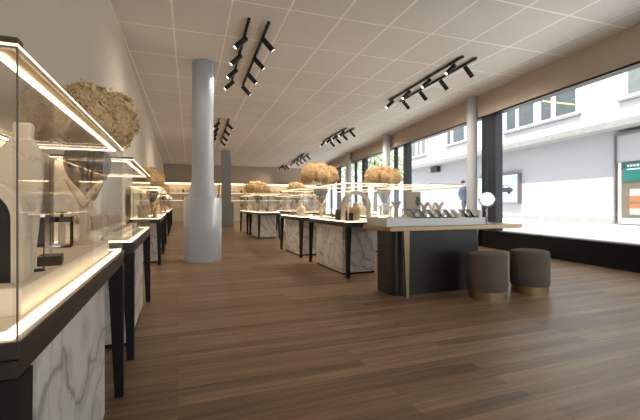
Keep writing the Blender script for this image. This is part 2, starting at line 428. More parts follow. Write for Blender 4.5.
def display_case(label, x0, x1, y0, y1, group, fw=0.044, sw=0.016, led='led'):
    cx, L, W = (x0 + x1) / 2, y1 - y0, x1 - x0
    o = thing('display_case', label, 'display case', (cx, y0, 0), 0, group)
    X0, X1 = -W / 2, W / 2
    MB().box(X0, X1, 0, L, CZ - 0.036, CZ).build('counter_top', 'dark_wood', o, bevel=0.003)
    frame_mb(X0 + 0.006, X1 - 0.006, 0.006, L - 0.006, 0.03, CZ - 0.074, CZ - 0.040).build('apron', 'dark_wood', o)
    MB().box(X0 + 0.06, X1 - 0.06, 0.30, L - 0.27, 0.03, CZ - 0.037).build('marble_plinth', 'marble', o, bevel=0.002)
    MB().box(X0 + 0.075, X1 - 0.075, 0.315, L - 0.285, 0.0, 0.03).build('kick_plate', 'near_black', o)
    for sx_, sy_ in ((-1, 0), (1, 0), (-1, 1), (1, 1)):
        leg_mb(X1 * sx_ - 0.002 * sx_, (0.002 if sy_ == 0 else L - 0.002), sx_, (-1 if sy_ == 0 else 1), CZ - 0.076).build('leg', 'near_black', o)
    g = 0.007
    glass_box(o, X0 + g, X1 - g, g, L - g, CZ, GZ)
    frame_mb(X0 + g + 0.009, X1 - g - 0.009, g + 0.009, L - g - 0.009, fw, GZ - 0.013, GZ - 0.0085).build('light_channel', 'channel', o)
    e = g + 0.009 + fw - sw - 0.003
    frame_mb(X0 + e, X1 - e, e, L - e, sw, GZ - 0.0165, GZ - 0.0135).build('light_strip', led, o)
    frame_mb(X0 + g - 0.0012, X1 - g + 0.0012, g - 0.0012, L - g + 0.0012, 0.001, GZ - 0.006, GZ - 0.001).build('glass_edge_glow', 'led_soft', o)  # emissive strip standing in for LED light caught in the lid's edge
    MB().box(X0 + g, X1 - g, g, g + 0.03, GZ + 0.0005, GZ + 0.012).build('end_rail', 'bronze_dark', o)
    for jx in (X0 + g - 0.0012, X1 - g - 0.0018):
        MB().box(jx, jx + 0.003, g - 0.0012, g + 0.0018, CZ + 0.0005, GZ - 0.0065).build('corner_joint', 'joint', o)
    frame_mb(X0 + g + 0.010, X1 - g - 0.010, g + 0.010, L - g - 0.010, 0.018, CZ + 0.0005, CZ + 0.012).build('base_light_strip', 'led_base', o)
    MB().box(X0 + 0.028, X1 - 0.028, 0.028, L - 0.028, CZ + 0.0005, CZ + 0.006).build('case_floor', 'cream_light', o)
    return o
LX0, LX1 = -0.80, -0.290
left_spans = [(0.905, 2.47), (2.97, 4.70), (7.45, 9.10), (9.60, 11.25), (14.0, 15.65), (16.15, 17.8), (20.4, 22.05)]
left_lab = ['nearest glass display case on veined marble, along the left wall', 'second glass display case along the left wall, just past the nearest hydrangeas',
            'third glass display case along the left wall, after the first gap', 'fourth glass display case along the left wall, behind the small bunch of hydrangeas',
            'fifth glass display case along the left wall, after the second gap', 'sixth glass display case along the left wall, last but one', 'farthest glass display case along the left wall, near the back shelves']
cases = {}
for i, ((a, c), lb) in enumerate(zip(left_spans, left_lab)):
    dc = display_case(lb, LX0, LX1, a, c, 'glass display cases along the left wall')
    hw = (LX1 - LX0) / 2
    MB().box(-hw + 0.016, -hw + 0.026, 0.03, c - a - 0.03, CZ + 0.013, GZ - 0.017).build('back_panel', 'cream_light', dc)
    cases['L%d' % i] = (dc, LX0, LX1, a, c)
spans = [(5.1, 6.85), (7.39, 9.0), (11.7, 13.3), (13.8, 15.4)]
cl = ['front glass display case of the central row, right behind the black counter', 'second glass display case of the central row, behind the biggest hydrangeas',
      'third glass display case of the central row, standing alone by the square pillar', 'farthest glass display case of the central row, half hidden by the third']
wl = ['glass display case on the window side, behind the front case and the black counter', 'glass display case on the window side, under the right-hand hydrangeas',
      'glass display case on the window side, third from the front', 'farthest glass display case on the window side']
for i, (a, c) in enumerate(spans):
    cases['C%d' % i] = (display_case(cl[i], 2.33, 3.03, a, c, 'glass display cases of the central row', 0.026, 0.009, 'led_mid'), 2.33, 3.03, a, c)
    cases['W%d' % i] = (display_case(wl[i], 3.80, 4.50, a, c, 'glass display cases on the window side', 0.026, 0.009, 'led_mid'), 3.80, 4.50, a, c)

# ------------------------------------------------------------------ jewellery displays
def y_outline(h, w):                # fork-like neck stand outline
    pts = []
    t = 0.020
    right = [(t, 0.0), (t * 0.9, 0.45 * h), (t * 1.0, 0.62 * h)]
    for k in range(7):
        a = k / 6; right.append((t + (w - t) * (a ** 1.3), h * (0.62 + 0.36 * a)))
    inner = [(w - 0.022, h)]
    for k in range(5, 0, -1):
        a = k / 6; inner.append((max(0.004, (w - 0.022) * (a ** 1.3)), h * (0.70 + 0.28 * a)))
    r = right + inner + [(0, h * 0.70)]
    l = [(-x, z) for x, z in reversed(right + inner)]
    return r + l
def necklace_stand(label, loc, rz=0, h=0.30, w=0.085, group=None, m='cream', chain='gold'):
    o = thing('necklace_stand', label, 'necklace stand', loc, rz, group)
    MB().slab_xz([(x, z + 0.012) for x, z in y_outline(h - 0.012, w)], -0.022, 0.022).build('fork_body', m, o, bevel=0.004)
    MB().lathe([(0.05, 0), (0.05, 0.010), (0.045, 0.012)], 20).build('base', m, o)
    pts = []
    for k in range(13):
        a = k / 12; x = (a * 2 - 1) * w * 0.82; pts.append((x, -0.030, h * (0.55 + 0.40 * abs(a * 2 - 1) ** 1.2)))
    MB().tube(pts, 0.003, 6).build('necklace', chain, o)
    return o
def bust(label, loc, rz=0, h=0.26, group=None, m='cream'):
    o = thing('necklace_bust', label, 'necklace bust', loc, rz, group)
    k = h / 0.26
    MB().lathe([(r * k, z * k) for r, z in ((0.075, 0), (0.078, 0.02), (0.088, 0.10), (0.092, 0.14), (0.075, 0.18), (0.036, 0.205), (0.031, 0.225), (0.033, 0.25), (0.026, 0.26))], 24, sx=1.0, sy=0.55).build('torso', m, o, smooth=True)
    pts = [(0.062 * k * math.sin(a), -0.050 * k - 0.004, (0.165 - 0.05 * math.cos(a) * 1.0) * k) for a in [-1.4 + 2.8 * i / 12 for i in range(13)]]
    MB().tube(pts, 0.0028, 6).build('necklace', 'gold', o)
    return o
def box_display(label, loc, rz, w, d, h, m, group=None, top='silver'):
    o = thing('jewellery_block', label, 'display block', loc, rz, group)
    MB().box(-w / 2, w / 2, -d / 2, d / 2, 0, h).build('block', m, o, bevel=0.003)
    MB().tube([(0.012 * math.cos(2 * PI * k / 14), 0, h + 0.014 + 0.012 * math.sin(2 * PI * k / 14)) for k in range(14)], 0.0025, 6, True).build('ring', top, o)
    return o
def tray(label, loc, rz, w, d, n, group=None, m='taupe'):
    o = thing('ring_tray', label, 'ring tray', loc, rz, group)
    MB().box(-w / 2, w / 2, -d / 2, d / 2, 0, 0.022).build('tray_pad', m, o, bevel=0.003)
    frame_mb(-w / 2 - 0.006, w / 2 + 0.006, -d / 2 - 0.006, d / 2 + 0.006, 0.0055, 0, 0.03).build('tray_rim', 'cream', o)
    for i in range(n):
        x = -w / 2 + w * (i + 0.5) / n
        MB().tube([(x + 0.011 * math.cos(2 * PI * k / 12), 0, 0.030 + 0.011 * math.sin(2 * PI * k / 12)) for k in range(12)], 0.003, 6, True).build('ring', 'gold' if i % 2 else 'silver', o)
    return o
def arch_outline(w, h, t, seg=14):
    r = w / 2; out = [(r, 0)] + [(r * math.cos(a), h - r + r * math.sin(a)) for a in [PI * k / seg for k in range(seg + 1)]] + [(-r, 0)]
    ri = r - t; inn = [(-ri, 0)] + [(ri * math.cos(a), h - r + ri * math.sin(a)) for a in [PI - PI * k / seg for k in range(seg + 1)]] + [(ri, 0)]
    return out, inn
def arch_mb(w, h, t, d):
    o_, i_ = arch_outline(w, h, t); i2 = list(reversed(i_)); n = len(o_); m = MB()
    vs = [(x, -d / 2, z) for x, z in o_] + [(x, -d / 2, z) for x, z in i2] + [(x, d / 2, z) for x, z in o_] + [(x, d / 2, z) for x, z in i2]
    fs = []
    for k in range(n - 1):
        fs += [(k, k + 1, n + k + 1, n + k), (2 * n + k, 3 * n + k, 3 * n + k + 1, 2 * n + k + 1), (k, 2 * n + k, 2 * n + k + 1, k + 1), (n + k, n + k + 1, 3 * n + k + 1, 3 * n + k)]
    fs += [(0, n, 3 * n, 2 * n), (n - 1, 3 * n - 1, 4 * n - 1, 2 * n - 1)]
    return m.add(vs, fs)
def arch(label, loc, rz, w=0.34, h=0.42, t=0.06, d=0.08, group=None, m='cream'):
    return tag(_place(arch_mb(w, h, t, d).build('display_arch', m, bevel=0.004), loc, rz), label, 'display arch', group)
def _place(o, loc, rz=0): o.location = loc; o.rotation_euler = (0, 0, rz); return o
def riser(label, loc, w, d, h, m='cream_light', group=None):
    return tag(_place(MB().box(-w / 2, w / 2, -d / 2, d / 2, 0, h).build('display_riser', m, bevel=0.003), loc), label, 'riser', group)

FZ = CZ + 0.006                       # floor of a case
# --- nearest case, left wall
RZ = 0.903
tag(_place(MB().box(-0.2125, 0.2125, -0.605, 0.605, 0, RZ - FZ).build('display_riser', 'cream_light', bevel=0.003), (-0.5575, 1.69, FZ)), 'long cream platform inside the nearest case by the left wall', 'riser')
o = thing('necklace_bust', 'tall slim cream bottle-shaped bust with a neck, in the nearest left case', 'necklace bust', (-0.424, 1.250, RZ), math.radians(4))
sil = [(0.050, 0), (0.053, 0.13), (0.055, 0.25), (0.052, 0.31), (0.044, 0.345), (0.030, 0.366), (0.024, 0.372), (0.022, 0.376), (0.022, 0.412), (0.017, 0.417)]
MB().slab_xz([(x + 0.075 * z, z) for x, z in sil + [(-x, z) for x, z in reversed(sil)]], -0.018, 0.018).build('bust_body', 'cream', o, bevel=0.008)
MB().box(0.003, 0.053, -0.020, 0.020, 0.368, 0.374).build('collar', 'cream_light', o)
o = thing('display_arch', 'cream arch around a dark rounded panel, at the front of the nearest left case', 'display arch', (-0.462, 1.165, RZ))
arch_mb(0.205, 0.262, 0.027, 0.05).build('arch_body', 'cream', o, bevel=0.004)
_, inn = arch_outline(0.205, 0.262, 0.027)
MB().slab_xz([(x, z) for x, z in reversed(inn)], -0.005, 0.012).build('panel', 'near_black', o, label='dark rounded panel')
o = thing('watch_stand', 'black watch holder on a thin wire frame, beside the tall bust', 'watch stand', (-0.385, 1.335, RZ), math.radians(20)); o.scale = (0.8, 0.8, 0.93)
MB().box(-0.02, 0.02, -0.010, 0.010, 0.075, 0.17).build('holder', 'near_black', o, bevel=0.003)
MB().tube([(-0.018, 0.02, 0.003), (0.018, 0.02, 0.003), (0.018, -0.02, 0.003), (-0.018, -0.02, 0.003)], 0.003, 6, True).build('base_wire', 'near_black', o)
MB().tube([(0.018, 0.012, 0.004), (0.018, 0.004, 0.08)], 0.0025, 6).build('upright', 'near_black', o)
MB().tube([(-0.018, 0.012, 0.004), (-0.018, 0.004, 0.08)], 0.0025, 6).build('upright', 'near_black', o)
MB().box(-0.02, 0.02, -0.014, 0.014, 0.17, 0.178).build('cap', 'silver', o)
o = thing('jewellery_block', 'low black block carrying a silver cross-shaped ring holder, nearest left case', 'display block', (-0.39, 1.475, RZ), math.radians(10))
MB().box(-0.032, 0.032, -0.045, 0.045, 0, 0.030).build('block', 'near_black', o, bevel=0.002)
MB().box(-0.004, 0.004, -0.004, 0.004, 0.030, 0.055).build('post', 'silver', o)
MB().box(-0.026, 0.026, -0.006, 0.006, 0.055, 0.061).build('cross_bar', 'silver', o); MB().box(-0.006, 0.006, -0.026, 0.026, 0.0612, 0.066).build('cross_bar', 'silver', o)
o = thing('pendant_frame', 'black open lantern-shaped frame with a solid top band, nearest left case', 'pendant display', (-0.50, 2.05, RZ), math.radians(8))
w = 0.038
for sx_ in (-1, 1):
    for sy_ in (-1, 1):
        MB().box(sx_ * w - 0.003, sx_ * w + 0.003, sy_ * 0.04 - 0.003, sy_ * 0.04 + 0.003, 0.006, 0.115).build('leg', 'near_black', o)
frame_mb(-w - 0.003, w + 0.003, -0.043, 0.043, 0.006, 0, 0.006).build('base_frame', 'near_black', o)
MB().box(-w - 0.004, w + 0.004, -0.044, 0.044, 0.115, 0.138).build('top_band', 'near_black', o)
MB().box(-0.006, 0.006, -0.006, 0.006, 0.138, 0.156).build('knob', 'near_black', o); MB().box(-0.02, 0.02, -0.004, 0.004, 0.156, 0.162).build('knob_bar', 'near_black', o)
MB().box(-0.014, 0.014, -0.006, 0.006, 0.006, 0.11).build('card', 'cream', o)
necklace_stand('cream fork-shaped necklace stand at the far end of the nearest left case', (-0.43, 2.16, RZ), math.radians(0), 0.32, 0.09)
necklace_stand('slim cream necklace stand near the wall in the nearest left case, behind the bust', (-0.70, 1.62, RZ), math.radians(20), 0.30, 0.08)
arch('small cream arch near the wall in the nearest left case, behind the black frame', (-0.68, 1.9, RZ), math.radians(10), 0.15, 0.30, 0.03, 0.05)

# --- second left case: low stepped risers with rows of little pieces
lx = (LX0 + LX1) / 2
for k, (dx, h) in enumerate(((0.10, 0.03), (-0.03, 0.07), (-0.15, 0.12))):
    riser(['lowest cream step in the second left case', 'middle cream step in the second left case', 'highest cream step in the second left case, along the wall'][k],
          (lx + dx, 3.83, FZ), 0.11, 1.45, h)
for j in range(8):
    tray('narrow ring tray on the lowest step in the second left case', (lx + 0.10, 3.18 + j * 0.185, FZ + 0.03), PI / 2, 0.12, 0.05, 3, 'ring trays on the lowest step')
for j in range(7):
    bust('little tan bust on the middle step in the second left case', (lx - 0.03, 3.22 + j * 0.2, FZ + 0.07), R.uniform(-0.5, 0.5), 0.09, 'little busts on the middle step', 'tan')
for j in range(6):
    box_display('tan ring block on the highest step in the second left case', (lx - 0.15, 3.2 + j * 0.24, FZ + 0.12), 0, 0.05, 0.05, 0.035, 'tan', 'ring blocks on the highest step', 'gold')

# --- third left case: tall brown stands seen against the lit back
o3 = cases['L2'][0]
for k, (x, y, h) in enumerate(((-0.66, 7.75, 0.24), (-0.42, 7.72, 0.2))):
    necklace_stand(['brown necklace stand in the third left case, on the wall side', 'brown necklace stand in the third left case, on the aisle side'][k], (x, y, FZ), 0, h, 0.07, None, 'taupe')
o = thing('pendant_frame', 'open wooden frame hung with pendants in the third left case', 'pendant display', (-0.545, 7.95, FZ))
for sx_ in (-1, 1): MB().box(sx_ * 0.07 - 0.008, sx_ * 0.07 + 0.008, -0.02, 0.02, 0, 0.22).build('side_post', 'taupe', o)
MB().box(-0.078, 0.078, -0.02, 0.02, 0.22, 0.236).build('top_bar', 'taupe', o); MB().box(-0.062, 0.062, -0.02, 0.02, 0.08, 0.09).build('shelf', 'taupe', o)
for sx_ in (-0.03, 0.0, 0.03): MB().tube([(sx_, 0, 0.22), (sx_, 0, 0.15), (sx_ + 0.001, 0, 0.145)], 0.003, 6).build('pendant', 'gold', o)

def fill(key, word, seed, kinds=('y', 'b', 't', 'k')):
    _, x0, x1, y0, y1 = cases[key]; rr_ = random.Random(seed); L = y1 - y0; n = 5
    for j in range(n):
        y = y0 + 0.22 + (L - 0.44) * j / (n - 1); k = kinds[j % len(kinds)]
        x = (x0 + x1) / 2 + (0.1 if x1 - x0 < 0.6 else 0.17) * (1 if (j + seed) % 2 else -1)
        rz = rr_.uniform(-0.3, 0.3)
        if key in ('L2',) and j == 0: continue
        if k == 'y': necklace_stand('cream fork-shaped necklace stand in the ' + word, (x, y, FZ), rz, rr_.uniform(0.24, 0.32), 0.08, 'necklace stands in the ' + word, rr_.choice(['cream', 'tan']))
        elif k == 'b': bust('cream necklace bust in the ' + word, (x, y, FZ), rz, rr_.uniform(0.22, 0.3), 'necklace busts in the ' + word)
        elif k == 'k': box_display('dark ring block in the ' + word, (x, y, FZ), rz, 0.08, 0.08, rr_.uniform(0.06, 0.14), 'taupe', 'ring blocks in the ' + word)
        x2 = (x0 + x1) / 2 - (x - (x0 + x1) / 2)
        tray('ring tray in the ' + word, (x2, y, FZ), PI / 2, 0.16, 0.08, 4, 'ring trays in the ' + word)
fill('L2', 'third left case, after the first gap', 3); fill('L3', 'fourth left case', 4); fill('L4', 'fifth left case', 5); fill('L5', 'sixth left case', 6); fill('L6', 'farthest left case', 9)
fill('C1', 'second central case, behind the biggest hydrangeas', 11); fill('C2', 'third central case, by the square pillar', 12); fill('C3', 'farthest central case', 13)
fill('W0', 'window-side case behind the black counter', 14); fill('W1', 'window-side case under the right-hand hydrangeas', 15); fill('W2', 'third window-side case', 16); fill('W3', 'farthest window-side case', 17)

# --- front central case
arch('tall cream arch at the near end of the front central case', (2.60, 5.36, FZ), math.radians(-14), 0.46, 0.47, 0.055, 0.09)
box_display('dark brown block left of the arch in the front central case', (2.42, 5.62, FZ), 0.1, 0.09, 0.08, 0.18, 'near_black')
box_display('black block under the arch in the front central case, left one', (2.50, 5.56, FZ), 0, 0.075, 0.07, 0.16, 'near_black')
box_display('black block under the arch in the front central case, right one', (2.62, 5.58, FZ), 0, 0.06, 0.06, 0.12, 'near_black')
bust('tan bust under the arch in the front central case', (2.74, 5.68, FZ), -0.2, 0.28, None, 'tan')
necklace_stand('cream fork-shaped necklace stand at the far end of the front central case', (2.50, 6.62, FZ), 0.1, 0.34, 0.10)
necklace_stand('cream fork-shaped necklace stand in the middle of the front central case', (2.82, 6.15, FZ), 0.3, 0.30, 0.085)
tray('brown ring tray on the left side of the front central case', (2.44, 6.2, FZ), PI / 2, 0.5, 0.09, 7)
tray('brown ring tray on the right side of the front central case', (2.9, 6.55, FZ), PI / 2, 0.3, 0.09, 5)

# ------------------------------------------------------------------ black and bronze counter with stools
TZ0, TZ1 = 0.782, 0.832
o = thing('counter_table', 'black counter with a bronze rounded top and a slim bronze leg', 'counter', (0, 0, 0))
tp = rrect(2.24, 4.37, 3.80, 4.48, 0.10)
MB().hexa(tp, tp, TZ0, TZ1).build('table_top', 'bronze', o, bevel=0.004)
bp_ = rrect(2.40, 3.70, 3.92, 4.36, 0.06)
MB().hexa(bp_, bp_, 0.0, TZ0).build('body', 'drum_black', o, bevel=0.002)
lt = [(2.475, 3.82), (2.555, 3.82), (2.555, 3.86), (2.475, 3.86)]; lb_ = [(2.512, 3.82), (2.545, 3.82), (2.545, 3.85), (2.512, 3.85)]
MB().hexa(lb_, lt, 0, TZ0).build('leg', 'bronze', o)
lt = [(2.475, 4.38), (2.535, 4.38), (2.535, 4.42), (2.475, 4.42)]
MB().hexa([(2.49, 4.39), (2.51, 4.39), (2.51, 4.41), (2.49, 4.41)], lt, 0, TZ0).build('leg', 'bronze', o)
o['label'] = 'black counter with a bronze rounded top and slim bronze legs'
# case on it
BZ = 0.925
o = thing('display_case', 'low glass display case on a white base, standing on the bronze counter top', 'display case', (0, 0, TZ1))
MB().box(2.29, 3.77, 3.90, 4.40, 0, BZ - TZ1).build('base', 'white_lacquer', o, bevel=0.004)
gz1 = 1.345 - TZ1
glass_box(o, 2.30, 3.43, 3.91, 4.39, BZ - TZ1, gz1)
frame_mb(2.308, 3.422, 3.918, 4.382, 0.012, gz1 - 0.014, gz1 - 0.0085).build('light_channel', 'cream', o)
frame_mb(2.311, 3.419, 3.921, 4.379, 0.007, gz1 - 0.017, gz1 - 0.0145).build('light_strip', 'led_soft', o)
def ramp_display(label, loc, group=None, pale=False):
    o = thing('bracelet_ramp', label, 'bracelet stand', loc, math.radians(-16), group); o.scale = (1.45,) * 3
    mm = 'cream' if pale else 'near_black'
    for sx_ in (-0.032, 0.026):
        MB().slab_xz([(0.0, 0.0), (0.012, 0.0), (0.060, 0.0), (0.060, 0.008), (0.016, 0.010), (-0.030, 0.072), (-0.050, 0.072), (-0.050, 0.064), (-0.034, 0.064)], sx_, sx_ + 0.006).build('side_frame', mm, o)
    MB().slab_xz([(0.004, 0.012), (-0.034, 0.064), (-0.040, 0.058), (-0.004, 0.008)], -0.025, 0.025).build('pad', 'tan' if not pale else 'cream_light', o)
    MB().ball((0.030, 0.0, 0.027), 0.017).build('pearl', 'pearl', o, smooth='all')
    return o
for k, u in enumerate((413.5, 422.5, 431.5, 440, 448.5)):
    d = ray(u, HV); t = 3.975 / d.y
    ramp_display('dark sloping bracelet stand with white pearl, in the counter case front row', (d.x * t, 3.975, BZ), 'row of dark bracelet stands')
d = ray(456.2, HV); t = 3.975 / d.y
ramp_display('pale sloping bracelet stand at the right end of the dark row in the counter case', (d.x * t, 3.975, BZ), None, True)
for k, u in enumerate((464.5, 471.0)):
    d = ray(u, HV); t = 3.98 / d.y
    ramp_display(['dark bracelet stand just outside the glass at the right end of the counter case', 'rightmost dark bracelet stand, beside the small white block'][k], (d.x * t, 3.98, BZ))
for k, (u, y, h, hw) in enumerate(((396, 4.05, 0.21, 0.065), (424, 4.1, 0.2, 0.065), (439, 4.14, 0.2, 0.065))):
    d = ray(u, HV); t = y / d.y
    necklace_stand(['tan fork-shaped necklace stand at the left end of the counter case', 'tan fork-shaped necklace stand in front of the oval mirror board in the counter case', 'pale fork-shaped necklace stand at the right of the counter case'][k], (d.x * t, y, BZ), -0.25, h, hw, None, ['tan', 'tan', 'cream_light'][k])
d = ray(413.5, HV); t = 4.27 / d.y
o = thing('mirror_board', 'tan board with a dark oval mirror, at the back of the counter case', 'mirror', (d.x * t, 4.27, BZ), -0.2)
MB().box(-0.095, 0.095, -0.012, 0.012, 0, 0.335).build('board', 'tan', o, bevel=0.003)
MB().lathe([(0.032, -0.004), (0.032, 0.004)], 28, sx=1.0, sy=2.0).xform(Matrix.Translation((0.055, -0.017, 0.21)) @ Matrix.Rotation(PI / 2, 4, 'X')).build('oval_mirror', 'near_black', o)
d = ray(409, HV); t = 4.17 / d.y
o = thing('jewellery_table', 'little dark table-shaped stand in the counter case, left of the bracelet row', 'display stand', (d.x * t, 4.17, BZ), -0.2)
MB().box(-0.09, 0.09, -0.035, 0.035, 0.105, 0.118).build('tabletop', 'taupe', o)
for sx_ in (-0.08, 0.08):
    for sy_ in (-0.028, 0.028): MB().box(sx_ - 0.006, sx_ + 0.006, sy_ - 0.006, sy_ + 0.006, 0, 0.105).build('leg', 'taupe', o)
o = riser('cream low riser at the left end of the counter case', (2.52, 4.03, BZ), 0.34, 0.12, 0.012, 'cream')
d = ray(479.5, HV); t = 3.97 / d.y
riser('small upright white block at the right end of the counter case base', (d.x * t, 3.97, BZ), 0.045, 0.05, 0.10, 'white_lacquer')
# mirror
d = ray(487, HV); t = 4.05 / d.y
o = thing('table_mirror', 'round tilting mirror on a slim chrome stand, on the bronze counter top', 'mirror', (d.x * t, 4.05, TZ1), math.radians(-32))
MB().lathe([(0.062, 0), (0.062, 0.008), (0.03, 0.012)], 28).build('base', 'chrome', o, smooth=True)
MB().tube([(0, 0.012, 0.01), (0, 0.012, 0.232)], 0.008, 10).build('stem', 'chrome', o, smooth='all')
mz = 0.335
yk = [(0.104 * math.cos(a), 0.012, mz + 0.108 * math.sin(a)) for a in [PI + PI * k / 16 for k in range(17)]]
MB().tube(yk, 0.005, 8).build('yoke', 'chrome', o, smooth='all')
MM = Matrix.Translation((0, 0, mz)) @ Matrix.Rotation(math.radians(-2), 4, 'X') @ Matrix.Rotation(PI / 2, 4, 'X')
MB().lathe([(0.093, -0.008), (0.097, -0.004), (0.097, 0.006), (0.093, 0.009), (0.088, 0.0095)], 40).xform(MM).build('frame', 'chrome', o, smooth=True)
MB().lathe([(0.087, 0.0096), (0.087, 0.0106)], 40).xform(MM).build('mirror_face', 'mirror_glass', o)
for sx_ in (-1, 1): MB().tube([(sx_ * 0.098, 0, mz), (sx_ * 0.118, 0.004, mz)], 0.006, 8).build('pivot', 'chrome', o, smooth='all')

# stools
def stool(label, loc):
    o = thing('stool', label, 'stool', loc)
    r = 0.225
    MB().lathe([(r - 0.012, 0), (r - 0.012, 0.098)], 48).build('plinth_ring', 'bronze', o, smooth=True)
    prof = [(r - 0.004, 0.098), (r, 0.104), (r + 0.002, 0.25), (r, 0.46)] + [(r - 0.05 + 0.05 * math.cos(a), 0.475 + 0.05 * math.sin(a)) for a in [PI / 2 * k / 6 for k in range(1, 7)]] + [(0.08, 0.531), (0.01, 0.532)]
    MB().lathe(prof, 48).build('seat', 'stool_fabric', o, smooth='all')
    pts = [((r - 0.008) * math.cos(2 * PI * k / 40), (r - 0.008) * math.sin(2 * PI * k / 40), 0.507) for k in range(40)]
    MB().tube(pts, 0.004, 6, True).build('piping', 'stool_fabric', o, smooth='all')
    return o
sp = at_z(487, 297.0, 0); stool('dark taupe round stool with bronze base, left of the pair', (sp.x, sp.y, 0))
sp = at_z(529.5, 291.5, 0); stool('dark taupe round stool with bronze base, right of the pair, nearer the window', (sp.x, sp.y, 0))

# ------------------------------------------------------------------ hydrangea bouquets in smoky vases
def bloom_mesh(seed, n=700):
    rr_ = random.Random(seed); m = MB()
    m.ball((0, 0, 0), 0.72, 14, 9)
    for i in range(n):
        z = 1 - 2 * (i + 0.5) / n; a = i * 2.39996; q_ = math.sqrt(max(0, 1 - z * z))
        nrm = Vector((q_ * math.cos(a), q_ * math.sin(a), z))
        lump = 1 + 0.07 * math.sin(nrm.x * 7 + seed) * math.sin(nrm.y * 6 + seed * 2) + 0.05 * math.sin(nrm.z * 9)
        c = nrm * (0.80 + 0.24 * rr_.random()) * lump
        t1 = nrm.orthogonal().normalized(); t1.rotate(Matrix.Rotation(rr_.random() * 6.28, 3, nrm)); t2 = nrm.cross(t1)
        s_ = 0.09 + 0.05 * rr_.random()
        for k in range(4):
            an = k * PI / 2; u1 = t1 * math.cos(an) + t2 * math.sin(an); u2 = nrm.cross(u1)
            m.add([c, c + (u1 * 0.75 + u2 * 0.5) * s_ + nrm * 0.025, c + u1 * s_ * 1.3 + nrm * (0.09 * rr_.uniform(-0.6, 1.5)), c + (u1 * 0.75 - u2 * 0.5) * s_ + nrm * 0.025], [(0, 1, 2, 3)])
    me = bpy.data.meshes.new('bloom'); me.from_pydata(m.v, [], m.f); me.update(); me.materials.append(MATS['bloom']); return me
BL = [bloom_mesh(s_) for s_ in (1, 2, 3)]
heads = [(-0.33, -0.03, 1.69, 0.155), (-0.16, 0.10, 1.78, 0.145), (-0.12, -0.10, 1.67, 0.150), (0.06, 0.04, 1.78, 0.150), (0.20, -0.05, 1.70, 0.165), (0.33, 0.05, 1.64, 0.135), (0.04, -0.14, 1.62, 0.13), (-0.28, 0.11, 1.60, 0.12)]
heads_low = [(-0.33, -0.03, 1.60, 0.145), (-0.16, 0.10, 1.66, 0.14), (-0.12, -0.10, 1.59, 0.14), (0.06, 0.04, 1.72, 0.145), (0.20, -0.05, 1.69, 0.155), (0.34, 0.05, 1.62, 0.13), (0.04, -0.14, 1.60, 0.12), (-0.26, 0.11, 1.58, 0.11)]
VZ = 1.12
def bouquet(label, vlabel, plabel, x, y, rz=0.0, k=1.0, heads=heads):
    o = thing('hydrangea_bouquet', label, 'flowers', (x, y, VZ), rz)
    for i, (hx, hy, hz, hr) in enumerate(heads):
        b_ = bpy.data.objects.new('bloom', BL[i % 3]); COL.objects.link(b_); b_.parent = o
        b_.location = (hx * k, hy * k, hz - VZ); b_.scale = (hr, hr, hr * 0.92); b_.rotation_euler = (i * 0.7, i * 1.3, i * 2.1)
        MB().tube([(hx * 0.08, hy * 0.08, 0.10), (hx * 0.25, hy * 0.25, 0.30), (hx * 0.9 * k, hy * 0.9 * k, hz - VZ - hr * 0.75)], 0.006, 6).build('stem', 'stem', o)
    v = thing('vase', vlabel, 'vase', (x, y, VZ), rz)
    MB().lathe([(0.035, 0), (0.04, 0.004), (0.06, 0.05), (0.098, 0.13), (0.125, 0.20), (0.132, 0.25), (0.118, 0.295), (0.085, 0.325), (0.078, 0.345), (0.088, 0.36)], 36).build('vase_body', 'smoke_glass', v, smooth='all')
    for s_ in (-1, 1):
        MB().tube([(s_ * 0.09, 0, 0.335), (s_ * 0.15, 0, 0.32), (s_ * 0.175, 0, 0.27), (s_ * 0.155, 0, 0.21), (s_ * 0.118, 0, 0.18)], 0.011, 8).build('handle', 'smoke_glass', v, smooth='all')
    tag(_place(MB().box(-0.075, 0.075, -0.075, 0.075, 0, VZ).build('vase_plinth', 'acrylic', bevel=0.003), (x, y, 0)), plabel, 'plinth')
lv = (LX0 + LX1) / 2
bouquet('big tan dried hydrangeas over the nearest left display case', 'smoky glass vase with hydrangeas, seen through the nearest left case', 'clear plinth under the nearest left vase', lv + 0.02, 2.72, math.radians(62), 0.92, heads_low)
bouquet('tan dried hydrangeas between the third and fourth left cases', 'smoky vase between the third and fourth left cases', 'clear plinth between the third and fourth left cases', lv, 9.35, math.radians(75))
bouquet('small distant tan hydrangeas between the fifth and sixth left cases', 'smoky vase between the fifth and sixth left cases', 'clear plinth between the fifth and sixth left cases', lv, 15.9, math.radians(80))
bouquet('largest tan hydrangeas of the central row, above the front case', 'smoky vase behind the front central case', 'clear plinth behind the front central case', 2.68, 7.12, 0.3)
bouquet('tan hydrangeas above the third central case, right of the square pillar', 'smoky vase behind the third central case', 'clear plinth behind the third central case', 2.68, 13.55, 0.2)
bouquet('tan hydrangeas before the window, above the counter case', 'smoky vase on the window side behind the counter case', 'clear plinth on the window side behind the counter case', 4.12, 7.12, 0.1)
bouquet('tan hydrangeas low behind the central row, left of the largest ones', 'smoky vase on the window side, the farther one', 'clear plinth on the window side, the farther one', 4.15, 13.55, 0.6)

